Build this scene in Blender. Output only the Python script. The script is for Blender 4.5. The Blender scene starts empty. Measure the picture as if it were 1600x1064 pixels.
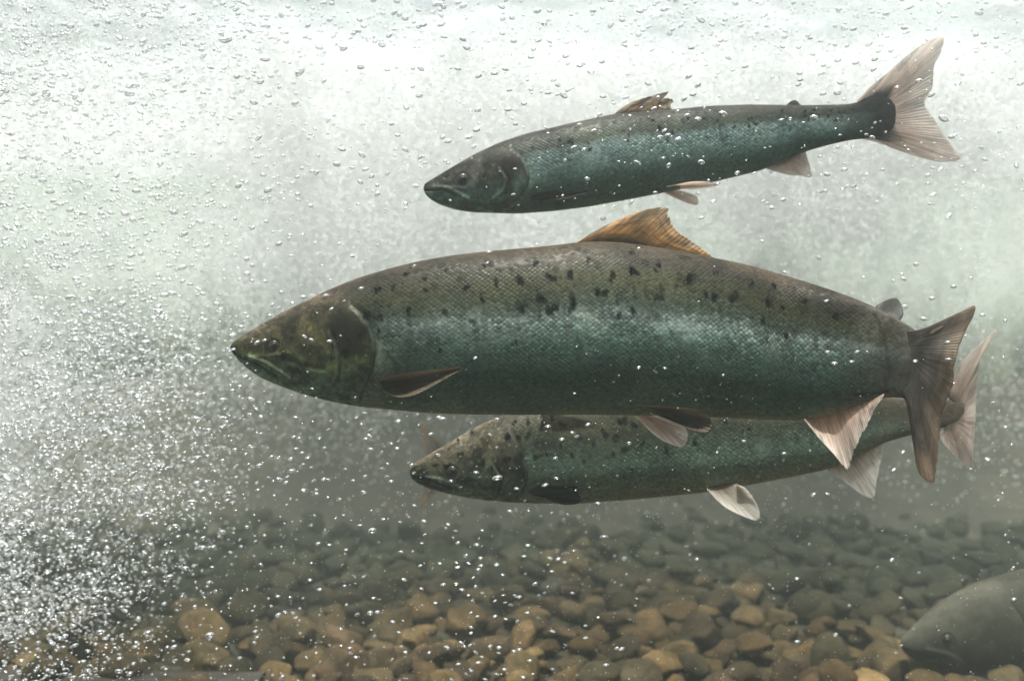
import bpy, math, random
import numpy as np
from mathutils import Vector, noise as mnoise

R = math.radians
rng = np.random.default_rng(7)
random.seed(7)
sc = bpy.context.scene
col = sc.collection

# ------------------------------------------------------------------ camera, world, sun, exposure
cd = bpy.data.cameras.new('camera'); cam = bpy.data.objects.new('camera', cd); col.objects.link(cam)
cam.location = (0, 0, 0); cam.rotation_euler = (R(90), 0, 0)
cd.lens = 35; cd.sensor_width = 36; cd.clip_start = .02; cd.clip_end = 200
cd.dof.use_dof = True; cd.dof.focus_distance = 1.15; cd.dof.aperture_fstop = 3.6
sc.camera = cam
SUN_EL, SUN_AZ = 74, 192            # high, over the viewer's shoulder
w = bpy.data.worlds.new('World'); sc.world = w; w.use_nodes = True
wn = w.node_tree; bg = wn.nodes['Background']
sky = wn.nodes.new('ShaderNodeTexSky'); sky.sky_type = 'NISHITA'; sky.sun_disc = False
sky.sun_elevation = R(SUN_EL); sky.sun_rotation = R(SUN_AZ)
sky.air_density = 1.0; sky.dust_density = 4.0
wn.links.new(sky.outputs[0], bg.inputs[0]); bg.inputs[1].default_value = .12
ld = bpy.data.lights.new('sun', 'SUN'); ld.energy = 5.0; ld.angle = R(.6); ld.color = (1, .965, .9)
sun = bpy.data.objects.new('sun', ld); col.objects.link(sun)
sdir = Vector((math.sin(R(SUN_AZ))*math.cos(R(SUN_EL)), math.cos(R(SUN_AZ))*math.cos(R(SUN_EL)), math.sin(R(SUN_EL))))
sun.rotation_euler = sdir.to_track_quat('Z', 'Y').to_euler()
sun.location = (0, 2, 6)
vs = sc.view_settings; vs.view_transform = 'Standard'; vs.look = 'None'; vs.gamma = 1; vs.exposure = 1.38
cy = sc.cycles
cy.transparent_max_bounces = 24; cy.max_bounces = 7; cy.diffuse_bounces = 6; cy.glossy_bounces = 3
cy.transmission_bounces = 3; cy.volume_bounces = 1; cy.use_denoising = True
cy.sample_clamp_indirect = 4; cy.sample_clamp_direct = 0
cy.volume_max_steps = 64

# ------------------------------------------------------------------ measures
K = 36/35/1600
BED, TOP = -.60, .80                # bed and water surface, camera at 0
def P(px, py, d):
    return np.array([(px-800)*K*d, d, (532-py)*K*d])

# ------------------------------------------------------------------ helpers
def tag(o, label=None, cat=None, group=None, kind=None):
    if label: o['label'] = label
    if cat: o['category'] = cat
    if group: o['group'] = group
    if kind: o['kind'] = kind
    return o
def empty(name, loc):
    o = bpy.data.objects.new(name, None); col.objects.link(o); o.location = loc
    o.empty_display_size = .05
    return o
def mesh_np(name, V, F, mat=None, parent=None, smooth=True):
    """V (n,3), F (m,k) arrays"""
    V = np.asarray(V, dtype=np.float32); F = np.asarray(F, dtype=np.int32)
    me = bpy.data.meshes.new(name)
    m, k = F.shape
    me.vertices.add(len(V)); me.vertices.foreach_set('co', V.ravel())
    me.loops.add(m*k); me.loops.foreach_set('vertex_index', F.ravel())
    me.polygons.add(m)
    me.polygons.foreach_set('loop_start', np.arange(0, m*k, k, dtype=np.int32))
    me.polygons.foreach_set('loop_total', np.full(m, k, dtype=np.int32))
    me.polygons.foreach_set('use_smooth', np.full(m, smooth, dtype=bool))
    me.update(calc_edges=True); me.validate()
    if mat: me.materials.append(mat)
    o = bpy.data.objects.new(name, me); col.objects.link(o)
    if parent is not None:
        o.parent = parent
        me.transform(__import__('mathutils').Matrix.Translation(-Vector(parent.matrix_basis.translation)))
    return o
def fattr(o, name, vals):
    a = o.data.attributes.new(name, 'FLOAT', 'POINT'); a.data.foreach_set('value', np.asarray(vals, dtype=np.float32).ravel())
def cattr(o, name, rgb):
    a = o.data.attributes.new(name, 'FLOAT_COLOR', 'POINT')
    c = np.ones((len(rgb), 4), dtype=np.float32); c[:, :3] = rgb
    a.data.foreach_set('color', c.ravel())
def vattr(o, name, v):
    a = o.data.attributes.new(name, 'FLOAT_VECTOR', 'POINT'); a.data.foreach_set('vector', np.asarray(v, dtype=np.float32).ravel())
def sstep(a, b, x):
    t = np.clip((x-a)/(b-a), 0, 1); return t*t*(3-2*t)
def interp(pts, x):
    p = np.array(sorted(pts), dtype=float)
    return np.interp(x, p[:, 0], p[:, 1])
def smooth_interp(pts, x, sig):
    """piecewise-linear profile smoothed by a small gaussian"""
    offs = np.linspace(-2, 2, 9); wt = np.exp(-offs**2/2); wt /= wt.sum()
    r = 0
    x = np.asarray(x, float)
    p = np.array(sorted(pts), float)
    lo, hi = p[0, 0], p[-1, 0]
    sg = np.minimum(sig, np.maximum(np.minimum(x-lo, hi-x)/2, 0))
    for o_, w_ in zip(offs, wt): r = r + w_*np.interp(x+o_*sg, p[:, 0], p[:, 1])
    return r
def polydist(px, py, pts):
    d = np.full(np.shape(px), 1e9)
    for (ax, ay), (bx, by) in zip(pts[:-1], pts[1:]):
        vx, vy = bx-ax, by-ay
        t = np.clip(((px-ax)*vx+(py-ay)*vy)/(vx*vx+vy*vy+1e-9), 0, 1)
        d = np.minimum(d, np.hypot(px-ax-t*vx, py-ay-t*vy))
    return d
def resample(pts, n, sub=1):
    p = np.array(pts, float)
    s = np.r_[0, np.cumsum(np.hypot(*np.diff(p, axis=0).T))]
    t = np.linspace(0, s[-1], n)
    return np.c_[np.interp(t, s, p[:, 0]), np.interp(t, s, p[:, 1])]
def spline(pts, n=8):
    """Catmull-Rom densified polyline"""
    p = np.array(pts, float)
    if len(p) < 3: return p
    q = np.vstack([2*p[0]-p[1], p, 2*p[-1]-p[-2]])
    out = []
    for i in range(1, len(q)-2):
        for t in np.linspace(0, 1, n, endpoint=False):
            a, b, c, d = q[i-1], q[i], q[i+1], q[i+2]
            out.append(.5*((2*b)+(-a+c)*t+(2*a-5*b+4*c-d)*t*t+(-a+3*b-3*c+d)*t**3))
    out.append(p[-1])
    return np.array(out)
def vnoise(P3, scale, octv=2):
    """cheap smooth value noise on arrays"""
    P3 = np.asarray(P3, float)*scale; tot = 0; amp = 1; s = 0
    for o_ in range(octv):
        i = np.floor(P3).astype(np.int64); f = P3-i; f = f*f*(3-2*f)
        def h(a, b, c):
            n = (a*73856093) ^ (b*19349663) ^ (c*83492791) ^ (o_*7919)
            n = (n ^ (n >> 13))*1274126177 & 0x7fffffff
            return ((n ^ (n >> 16)) & 0xffff)/65535.
        r = 0
        for dx in (0, 1):
            for dy in (0, 1):
                for dz in (0, 1):
                    wgt = (f[..., 0] if dx else 1-f[..., 0])*(f[..., 1] if dy else 1-f[..., 1])*(f[..., 2] if dz else 1-f[..., 2])
                    r = r+wgt*h(i[..., 0]+dx, i[..., 1]+dy, i[..., 2]+dz)
        tot = tot+amp*r; s += amp; amp *= .5; P3 = P3*2.03
    return tot/s

class NT:
    def __init__(s, name):
        s.m = bpy.data.materials.new(name); s.m.use_nodes = True
        s.t = s.m.node_tree; s.t.nodes.clear()
        s.out = s.t.nodes.new('ShaderNodeOutputMaterial')
    def n(s, typ, **kw):
        nd = s.t.nodes.new('ShaderNode'+typ)
        for k, v in kw.items(): setattr(nd, k, v)
        return nd
    def set(s, nd, **kw):
        for k, v in kw.items():
            key = k.replace('_', ' ')
            if hasattr(v, 'is_output'): s.t.links.new(v, nd.inputs[key])
            else: nd.inputs[key].default_value = v
        return nd
    def l(s, a, b): s.t.links.new(a, b)
    def math(s, op, a, b=None, c=None, clamp=False):
        nd = s.n('Math', operation=op, use_clamp=clamp)
        for i, v in enumerate((a, b, c)):
            if v is None: continue
            if hasattr(v, 'is_output'): s.l(v, nd.inputs[i])
            else: nd.inputs[i].default_value = v
        return nd.outputs[0]
    def attr(s, name): return s.n('Attribute', attribute_name=name)
    def ramp(s, fac, stops, interp='LINEAR'):
        r = s.n('ValToRGB'); r.color_ramp.interpolation = interp
        e = r.color_ramp.elements
        while len(e) < len(stops): e.new(.5)
        for el, (p, c) in zip(e, stops):
            el.position = p; el.color = (*c, 1) if len(c) == 3 else c
        s.l(fac, r.inputs[0]); return r.outputs[0]
    def mixc(s, fac, a, b, mode='MIX'):
        nd = s.n('Mix', data_type='RGBA', blend_type=mode)
        for i, v in ((0, fac), (6, a), (7, b)):
            if hasattr(v, 'is_output'): s.l(v, nd.inputs[i])
            elif i == 0: nd.inputs[0].default_value = v
            else: nd.inputs[i].default_value = (*v, 1)
        return nd.outputs[2]
    def noise(s, vec, scale, detail=3, rough=.55, dist=0):
        nd = s.n('TexNoise'); s.set(nd, Scale=scale, Detail=detail, Roughness=rough, Distortion=dist)
        if vec is not None: s.l(vec, nd.inputs['Vector'])
        return nd.outputs[0]
    def mapping(s, vec, scale=(1, 1, 1), rot=(0, 0, 0), loc=(0, 0, 0)):
        nd = s.n('Mapping'); s.l(vec, nd.inputs[0]); nd.inputs['Scale'].default_value = scale
        nd.inputs['Rotation'].default_value = rot; nd.inputs['Location'].default_value = loc
        return nd.outputs[0]

# ------------------------------------------------------------------ materials
def mat_fish(scale_n=125, sheen=.55, seed=0.):
    """scales over the pigment painted in the 'skin' attribute; 'girth' = (s, g) in metres"""
    a = NT('salmon_skin')
    g = a.attr('girth').outputs['Vector']; skin = a.mixc(1., a.attr('skin').outputs['Color'], (.60, .60, .585), 'MULTIPLY')
    hd = a.attr('headmask').outputs['Fac']
    sep = a.n('SeparateXYZ'); a.l(g, sep.inputs[0])
    wob = a.n('TexNoise'); a.set(wob, Scale=14., Detail=1.); a.l(g, wob.inputs['Vector'])
    wv = a.math('MULTIPLY', a.math('SUBTRACT', wob.outputs[0], .5), .012)
    p = a.math('ADD', a.math('MULTIPLY', a.math('ADD', sep.outputs[0], wv), 1.0), a.math('MULTIPLY', sep.outputs[1], 1.25))
    q = a.math('SUBTRACT', a.math('MULTIPLY', a.math('ADD', sep.outputs[0], wv), 1.0), a.math('MULTIPLY', sep.outputs[1], 1.25))
    cb = a.n('CombineXYZ'); a.l(p, cb.inputs[0]); a.l(q, cb.inputs[1])
    vo = a.n('TexVoronoi', voronoi_dimensions='2D', feature='F1'); a.set(vo, Scale=float(scale_n), Randomness=.22)
    a.l(cb.outputs[0], vo.inputs['Vector'])
    ve = a.n('TexVoronoi', voronoi_dimensions='2D', feature='DISTANCE_TO_EDGE'); a.set(ve, Scale=float(scale_n), Randomness=.22)
    a.l(cb.outputs[0], ve.inputs['Vector'])
    edge = a.math('SUBTRACT', 1., a.math('MULTIPLY', ve.outputs['Distance'], 5.5, clamp=True), clamp=True)   # 1 at the seams
    body = a.math('SUBTRACT', 1., hd, clamp=True)
    vis = a.attr('scalevis').outputs['Fac']
    edge_m = a.math('MULTIPLY', edge, vis)
    hs = a.n('SeparateColor'); a.l(vo.outputs['Color'], hs.inputs[0])
    rnd = hs.outputs[0]
    fine = a.noise(g, 190., 5, .7)
    big = a.noise(g, 13., 6, .68)
    c = a.mixc(a.math('MULTIPLY', a.math('MULTIPLY', rnd, vis), .85), skin, (.62, .70, .64), 'OVERLAY')
    c = a.mixc(a.math('MULTIPLY', hs.outputs[1], a.math('MULTIPLY', vis, .75)), c, (.30, .31, .30), 'MULTIPLY')
    c = a.mixc(1. if sheen > 0 else .3, c, a.ramp(big, [(.3, (.42, .44, .42)), (.5, (.95, .97, .95)), (.72, (1.45, 1.4, 1.25))]), 'MULTIPLY')
    c = a.mixc(.8 if sheen > 0 else .3, c, a.ramp(fine, [(.36, (.35, .35, .33)), (.7, (1.3, 1.3, 1.25))]), 'MULTIPLY')
    c = a.mixc(a.math('MULTIPLY', edge_m, a.math('MULTIPLY_ADD', big, 1.0, .0, clamp=True)), c, (.008, .010, .009))
    pr = a.n('BsdfPrincipled'); a.l(c, pr.inputs['Base Color'])
    spt = a.attr('spot').outputs['Fac']; nsp = a.math('SUBTRACT', 1., spt, clamp=True)
    c = a.mixc(a.math('MULTIPLY', spt, .93), c, (.004, .004, .005)); a.l(c, pr.inputs['Base Color'])
    a.l(a.math('MULTIPLY', a.math('MULTIPLY', nsp, a.math('MULTIPLY_ADD', a.attr('silver').outputs['Fac'], .75, .25)), .35 if sheen > 0 else .12), pr.inputs['Specular IOR Level'])
    met = a.math('MULTIPLY', a.math('MULTIPLY', a.attr('silver').outputs['Fac'], nsp), sheen)
    a.l(met, pr.inputs['Metallic'])
    ro = a.math('ADD', .40, a.math('MULTIPLY', rnd, .22)); a.l(ro, pr.inputs['Roughness'])
    # each scale tips a little: a domed bump with a lip at the seam
    dome = a.math('MULTIPLY', a.math('SUBTRACT', 1., a.math('MULTIPLY', vo.outputs['Distance'], 1.2), clamp=True), vis)
    sx = a.math('MULTIPLY', a.math('SUBTRACT', rnd, .5), a.math('MULTIPLY', vis, .5))
    h = a.math('ADD', a.math('ADD', dome, sx), a.math('MULTIPLY', fine, .22))
    bp = a.n('Bump'); a.set(bp, Strength=.34, Distance=.0012); a.l(h, bp.inputs['Height']); a.l(bp.outputs[0], pr.inputs['Normal'])
    a.l(pr.outputs[0], a.out.inputs[0])
    return a.m

def mat_fin(name, root, mid, tip, rays=16, trans=.5, clear=.12, mottle=0., rootw=0., span=.33):
    a = NT(name)
    uv = a.attr('finuv').outputs['Vector']; sep = a.n('SeparateXYZ'); a.l(uv, sep.inputs[0])
    S, T = sep.outputs[0], sep.outputs[1]
    def wave(k, sharp):
        s_ = a.math('SINE', a.math('MULTIPLY', S, 2*math.pi*k))
        return a.math('POWER', a.math('ADD', a.math('MULTIPLY', s_, .5), .5), sharp)
    w1 = wave(rays, 2.5); w2 = wave(rays*3, 2.)
    tt = a.math('MULTIPLY', T, 1.2, clamp=True)
    rayv = a.math('ADD', a.math('MULTIPLY', w1, a.math('SUBTRACT', 1.1, tt)), a.math('MULTIPLY', w2, tt), clamp=True)
    rayv = a.math('MULTIPLY', rayv, a.ramp(T, [(.08, (.15,)*3), (.5, (1,)*3)]))
    st = a.noise(a.mapping(uv, (rays*2.2, 1.8, 1)), 1., 3, .6)
    mo = a.noise(a.mapping(uv, (5, 4, 1)), 1., 3, .6)
    Tn = a.math('ADD', T, a.math('MULTIPLY', a.math('SUBTRACT', a.noise(a.mapping(uv, (14, 7, 1)), 1., 3, .6), .5), .22))
    base = a.ramp(Tn, [(rootw, root), (rootw+span, mid), (.95, tip)])
    c = a.mixc(a.math('MULTIPLY', rayv, .42), base, tuple(x*.30 for x in root), 'MIX')
    c = a.mixc(.75, c, a.ramp(st, [(.3, (.42, .40, .38)), (.6, (1.15, 1.12, 1.1))]), 'MULTIPLY')
    if mottle: c = a.mixc(mottle, c, a.ramp(mo, [(.42, (.18, .16, .15)), (.6, (1.2, 1.15, 1.1))]), 'MULTIPLY')
    d = a.n('BsdfPrincipled'); a.l(c, d.inputs['Base Color']); d.inputs['Roughness'].default_value = .42
    t = a.n('BsdfTranslucent'); a.l(a.mixc(1., c, (1.5, 1.45, 1.4), 'MULTIPLY'), t.inputs[0])
    bp = a.n('Bump'); a.set(bp, Strength=.4, Distance=.0012); a.l(rayv, bp.inputs['Height'])
    a.l(bp.outputs[0], d.inputs['Normal']); a.l(bp.outputs[0], t.inputs['Normal'])
    m = a.n('MixShader'); m.inputs[0].default_value = trans; a.l(d.outputs[0], m.inputs[1]); a.l(t.outputs[0], m.inputs[2])
    tr = a.n('BsdfTransparent'); m2 = a.n('MixShader')
    fade = a.math('MULTIPLY', a.math('MULTIPLY', a.math('SUBTRACT', 1., a.math('MULTIPLY', rayv, .8)), a.math('MULTIPLY', T, 1., clamp=True)), clear*2, clamp=True)
    a.l(fade, m2.inputs[0]); a.l(m.outputs[0], m2.inputs[1]); a.l(tr.outputs[0], m2.inputs[2])
    a.l(m2.outputs[0], a.out.inputs[0])
    return a.m

def mat_plain(name, c, rough=.3, metal=0., spec=.5):
    a = NT(name); p = a.n('BsdfPrincipled')
    tc = a.n('TexCoord'); nz = a.noise(tc.outputs['Object'], 400., 3)
    cc = a.mixc(1., c, a.ramp(nz, [(.3, (.7, .7, .7)), (.7, (1.2, 1.2, 1.2))]), 'MULTIPLY')
    a.l(cc, p.inputs['Base Color']); p.inputs['Roughness'].default_value = rough; p.inputs['Metallic'].default_value = metal
    p.inputs['Specular IOR Level'].default_value = spec
    a.l(p.outputs[0], a.out.inputs[0]); return a.m

def mat_bubble():
    a = NT('air_bubble')
    lw = a.n('LayerWeight'); lw.inputs[0].default_value = .45
    f = a.ramp(lw.outputs['Facing'], [(0, (.14,)*3), (.24, (.35,)*3), (.46, (.96,)*3), (1, (1,)*3)])
    g = a.n('BsdfGlossy'); g.inputs['Color'].default_value = (.97, .98, 1, 1); g.inputs['Roughness'].default_value = .12
    g2 = a.n('BsdfGlossy'); g2.inputs['Color'].default_value = (1, 1, 1, 1); g2.inputs['Roughness'].default_value = .42
    gm = a.n('MixShader'); gm.inputs[0].default_value = .35; a.l(g.outputs[0], gm.inputs[1]); a.l(g2.outputs[0], gm.inputs[2])
    t = a.n('BsdfTransparent')
    m = a.n('MixShader'); a.l(f, m.inputs[0]); a.l(t.outputs[0], m.inputs[1]); a.l(gm.outputs[0], m.inputs[2])
    a.l(m.outputs[0], a.out.inputs[0]); return a.m

def mat_foam(name, c=(.945, .952, .948)):
    a = NT(name)
    d = a.n('BsdfDiffuse'); d.inputs[0].default_value = (*c, 1)
    t = a.n('BsdfTranslucent'); t.inputs[0].default_value = (*c, 1)
    m = a.n('MixShader'); m.inputs[0].default_value = .5; a.l(d.outputs[0], m.inputs[1]); a.l(t.outputs[0], m.inputs[2])
    a.l(m.outputs[0], a.out.inputs[0]); return a.m

def mat_stone():
    a = NT('river_stone')
    tc = a.n('TexCoord'); oi = a.n('ObjectInfo'); ra = a.attr('stone_rnd')
    r = a.math('FRACT', a.math('ADD', oi.outputs['Random'], ra.outputs['Fac']))
    geo = a.n('NewGeometry').outputs['Position']
    c = a.ramp(r, [(0, (.085, .057, .028)), (.22, (.13, .086, .040)), (.42, (.055, .045, .027)), (.58, (.078, .052, .030)), (.74, (.070, .060, .035)), (.9, (.19, .13, .060)), (1, (.045, .040, .026))])
    n1 = a.noise(geo, 18., 6, .7); n2 = a.noise(geo, 110., 5, .75)
    c = a.mixc(.85, c, a.ramp(n1, [(.36, (.45, .46, .38)), (.6, (1.2, 1.15, 1.05))]), 'MULTIPLY')
    c = a.mixc(.7, c, a.ramp(n2, [(.36, (.5, .49, .45)), (.62, (1.25, 1.2, 1.15))]), 'MULTIPLY')
    # stones painted darker up the channel and towards the sides, imitating murk
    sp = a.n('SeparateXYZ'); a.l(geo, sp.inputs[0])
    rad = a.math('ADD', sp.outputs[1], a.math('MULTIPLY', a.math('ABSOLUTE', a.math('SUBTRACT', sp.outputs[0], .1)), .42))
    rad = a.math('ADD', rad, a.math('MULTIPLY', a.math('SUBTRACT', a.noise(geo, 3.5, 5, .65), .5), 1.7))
    far_dark = a.n('MapRange'); a.set(far_dark, From_Min=1.9, From_Max=2.7, To_Min=.0, To_Max=.92); a.l(rad, far_dark.inputs['Value'])
    c = a.mixc(far_dark.outputs[0], c, (.020, .024, .014))
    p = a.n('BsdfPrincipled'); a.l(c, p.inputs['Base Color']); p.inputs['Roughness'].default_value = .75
    p.inputs['Specular IOR Level'].default_value = .15
    bp = a.n('Bump'); a.set(bp, Strength=.8, Distance=.006); a.l(n2, bp.inputs['Height']); a.l(bp.outputs[0], p.inputs['Normal'])
    a.l(p.outputs[0], a.out.inputs[0]); return a.m

def mat_bed():
    a = NT('silt_bed'); geo = a.n('NewGeometry').outputs['Position']
    n1 = a.noise(geo, 7., 6, .65)
    c = a.ramp(n1, [(.3, (.020, .021, .013)), (.55, (.042, .036, .022)), (.75, (.07, .056, .034))])
    p = a.n('BsdfPrincipled'); a.l(c, p.inputs['Base Color']); p.inputs['Roughness'].default_value = .9
    a.l(p.outputs[0], a.out.inputs[0]); return a.m

def mat_wall():
    a = NT('algae_concrete'); geo = a.n('NewGeometry').outputs['Position']
    st = a.noise(a.mapping(geo, (5, 5, .9)), 1., 5, .6, .4)
    n2 = a.noise(geo, 5., 5, .7)
    c = a.ramp(st, [(.34, (.018, .030, .020)), (.5, (.05, .068, .045)), (.66, (.12, .13, .09))])
    c = a.mixc(.7, c, a.ramp(n2, [(.35, (.4, .45, .4)), (.65, (1.25, 1.2, 1.1))]), 'MULTIPLY')
    # upper wall painted pale, standing in for luminous haze in the water
    sz = a.n('SeparateXYZ'); a.l(geo, sz.inputs[0])
    hgt = a.math('ADD', sz.outputs[2], a.math('MULTIPLY', a.math('SUBTRACT', a.noise(a.mapping(geo, (1.6, 1.6, .8)), 1., 4, .6), .5), 1.3))
    c = a.mixc(a.ramp(hgt, [(.0, (0,)*3), (.42, (1,)*3)]), c, (.50, .54, .49))
    p = a.n('BsdfPrincipled'); a.l(c, p.inputs['Base Color']); p.inputs['Roughness'].default_value = .95
    p.inputs['Specular IOR Level'].default_value = .1
    bp = a.n('Bump'); a.set(bp, Strength=.6, Distance=.03); a.l(st, bp.inputs['Height']); a.l(bp.outputs[0], p.inputs['Normal'])
    a.l(p.outputs[0], a.out.inputs[0]); return a.m

def mat_surface():
    a = NT('water_surface'); geo = a.n('NewGeometry').outputs['Position']
    vo = a.n('TexVoronoi', feature='SMOOTH_F1'); a.set(vo, Scale=5.5, Smoothness=.6); a.l(geo, vo.inputs['Vector'])
    n1 = a.noise(geo, 3.0, 4, .6, .6); n2 = a.noise(geo, 26., 3, .7)
    f = a.math('ADD', a.math('MULTIPLY', n1, .75), a.math('MULTIPLY', n2, .25))
    sy = a.n('SeparateXYZ'); a.l(geo, sy.inputs[0])
    shade_band = a.n('MapRange'); a.set(shade_band, From_Min=1.25, From_Max=1.8, To_Min=0., To_Max=.16); a.l(sy.outputs[1], shade_band.inputs['Value'])  # extra foam band added out of view to shade the bed below
    rb = a.n('MapRange'); a.set(rb, From_Min=1.95, From_Max=2.4, To_Min=0., To_Max=.22); a.l(sy.outputs[1], rb.inputs['Value'])
    f = a.math('SUBTRACT', a.math('ADD', f, shade_band.outputs[0]), rb.outputs[0])
    v1 = a.n('TexVoronoi', feature='DISTANCE_TO_EDGE'); a.set(v1, Scale=7.5)
    wv = a.n('Mix', data_type='VECTOR'); wv.inputs[0].default_value = .09
    nn = a.n('TexNoise'); a.set(nn, Scale=4., Detail=3.); a.l(geo, nn.inputs['Vector']); a.l(geo, wv.inputs[4]); a.l(nn.outputs['Color'], wv.inputs[5])
    a.l(wv.outputs[1], v1.inputs['Vector'])
    # added web of lines in the surface, dappling the light below like waves
    f = a.math('ADD', f, a.ramp(v1.outputs['Distance'], [(0, (.08,)*3), (.16, (0,)*3)]))
    foam = a.ramp(f, [(.44, (.04,)*3), (.58, (.40,)*3), (.7, (.75,)*3)])
    tr = a.n('BsdfTransparent'); tr.inputs[0].default_value = (.92, .97, .95, 1)
    tl = a.n('BsdfTranslucent'); tl.inputs[0].default_value = (.38, .40, .41, 1)
    df = a.n('BsdfDiffuse'); df.inputs[0].default_value = (.5, .52, .53, 1)
    m = a.n('MixShader'); m.inputs[0].default_value = .35; a.l(tl.outputs[0], m.inputs[1]); a.l(df.outputs[0], m.inputs[2])
    m2 = a.n('MixShader'); a.l(foam, m2.inputs[0]); a.l(m.outputs[0], m2.inputs[2])
    # beyond the critical angle the underside mirrors the water below
    lw = a.n('LayerWeight'); lw.inputs[0].default_value = .5
    tir = a.ramp(lw.outputs['Facing'], [(.40, (0.03,)*3), (.56, (.93,)*3)])
    gl = a.n('BsdfGlossy'); gl.inputs['Roughness'].default_value = .12; gl.inputs['Color'].default_value = (.78, .80, .80, 1)
    bp = a.n('Bump'); a.set(bp, Strength=.7, Distance=.03); a.l(a.noise(geo, 6., 5, .6), bp.inputs['Height']); a.l(bp.outputs[0], gl.inputs['Normal'])
    mw = a.n('MixShader'); a.l(tir, mw.inputs[0]); a.l(tr.outputs[0], mw.inputs[1]); a.l(gl.outputs[0], mw.inputs[2])
    a.l(mw.outputs[0], m2.inputs[1])
    a.l(m2.outputs[0], a.out.inputs[0]); return a.m

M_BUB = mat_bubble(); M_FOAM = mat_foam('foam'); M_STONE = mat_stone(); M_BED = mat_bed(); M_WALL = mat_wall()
M_PUPIL = mat_plain('pupil_black', (.006, .006, .007), .12)
M_IRIS = mat_plain('iris_olive', (.030, .030, .018), .3, .2)

# ------------------------------------------------------------------ the setting
X0, X1, Y0, Y1 = -3.3, 3.3, -1.6, 4.7
def grid(nx, ny, fx):
    xs = np.linspace(0, 1, nx); ys = np.linspace(0, 1, ny)
    U, V = np.meshgrid(xs, ys); pts = fx(U.ravel(), V.ravel())
    i = np.arange((ny-1)*(nx-1)); r = i//(nx-1); c = i % (nx-1); a = r*nx+c
    return pts, np.c_[a, a+1, a+nx+1, a+nx]
def bedfx(u, v):
    x = X0+(X1-X0)*u; y = Y0+(Y1-Y0)*v
    q = np.c_[x, y, x*0]
    return np.c_[x, y, BED-.045+.05*vnoise(q, 2.2, 3)+.03*vnoise(q+7, 9, 2)+sstep(2.7, 4.6, y)*(.12+.75*vnoise(q+3, 1.5, 4))*.75+sstep(1.1, 2.2, np.abs(x)-.2*y)*.2*vnoise(q, 3, 3)]
V, F = grid(180, 170, bedfx); tag(mesh_np('riverbed', V, F, M_BED), kind='structure')
def surffx(u, v):
    x = X0+(X1-X0)*u; y = Y0+(Y1-Y0)*v; q = np.c_[x, y, x*0]
    return np.c_[x, y, TOP+.06*(vnoise(q, 2.5, 3)-.5)+.02*(vnoise(q+3, 11, 2)-.5)]
V, F = grid(200, 190, surffx); tag(mesh_np('water_surface', V, F, mat_surface()), kind='structure')
# channel wall: one run of rough concrete round the pool, with thickness
def wall():
    T = .25; zs = np.linspace(BED-.2, TOP+.25, 26)
    ring = []
    cs = [(X0, Y0), (X1, Y0), (X1, Y1), (X0, Y1)]
    for (ax, ay), (bx, by) in zip(cs, cs[1:]+cs[:1]):
        for t in np.linspace(0, 1, 60, endpoint=False): ring.append((ax+(bx-ax)*t, ay+(by-ay)*t))
    ring = np.array(ring); n = len(ring); c = np.array([0, (Y0+Y1)/2])
    out = ring+np.sign(ring-c)*np.array([T, T])*(np.abs(ring-c) > np.array([X1-.01, (Y1-Y0)/2-.01]))
    VV = []
    for z in zs:
        q = np.c_[ring, np.full(n, z)]
        d = (.07*(vnoise(q, 2.0, 3)-.5))
        inn = ring+(c-ring)/np.linalg.norm(c-ring, axis=1)[:, None]*(d[:, None]+.03)
        VV.append(np.c_[inn, np.full(n, z)])
    for z in zs[::-1]: VV.append(np.c_[out, np.full(n, z)])
    m = len(VV); VV = np.vstack(VV)
    FF = []
    for r in range(m):
        r2 = (r+1) % m
        for i in range(n):
            j = (i+1) % n
            FF.append((r*n+i, r*n+j, r2*n+j, r2*n+i))
    o = mesh_np('channel_wall', VV, FF, M_WALL)
    tag(o, 'algae-streaked concrete wall closing the fish channel behind the salmon', 'wall')
wall()

# added unseen slab overhead, shades the near water and the fish flanks
def shade_slab():
    import bmesh
    bm = bmesh.new()
    bmesh.ops.create_cube(bm, size=1)
    for v in bm.verts:
        v.co = Vector((v.co.x*(X1-X0-.3), v.co.y*2.0+(-1.5+.54)/2, v.co.z*.14+TOP+.16))
    bmesh.ops.bevel(bm, geom=bm.edges[:], offset=.015, segments=2, affect='EDGES')
    me = bpy.data.meshes.new('shade_slab'); bm.to_mesh(me); bm.free(); me.materials.append(M_WALL)
    o = bpy.data.objects.new('shade_slab', me); col.objects.link(o)
    tag(o, 'concrete slab added unseen above the viewpoint to shade the near water', 'shade_slab')
shade_slab()

# ------------------------------------------------------------------ stones
def icosphere(sub):
    import bmesh
    bm = bmesh.new(); bmesh.ops.create_icosphere(bm, subdivisions=sub, radius=1)
    V = np.array([v.co[:] for v in bm.verts]); F = np.array([[v.index for v in f.verts] for f in bm.faces]); bm.free()
    return V, F
IV3, IF3 = icosphere(4); IV2, IF2 = icosphere(2); IV1, IF1 = icosphere(1)
IVs, IFs = icosphere(3)
def stone_shape(seed, V):
    r = np.random.default_rng(seed)
    ax = np.array([1, r.uniform(.62, .9), r.uniform(.42, .62)])
    W = V.copy()
    for _ in range(8):      # worn flats
        n = r.normal(size=3); n /= np.linalg.norm(n); d = W@n; lim = r.uniform(.55, .85)
        W -= np.outer(np.maximum(d-lim, 0)*.85, n)
    W = W*(1+.20*(vnoise(V+seed*3.1, 1.4, 2)-.5)[:, None])*ax
    return W
protos = [stone_shape(s, IV3) for s in range(16)]
protos_lo = [stone_shape(s, IVs) for s in range(16)]
stones = []
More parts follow.
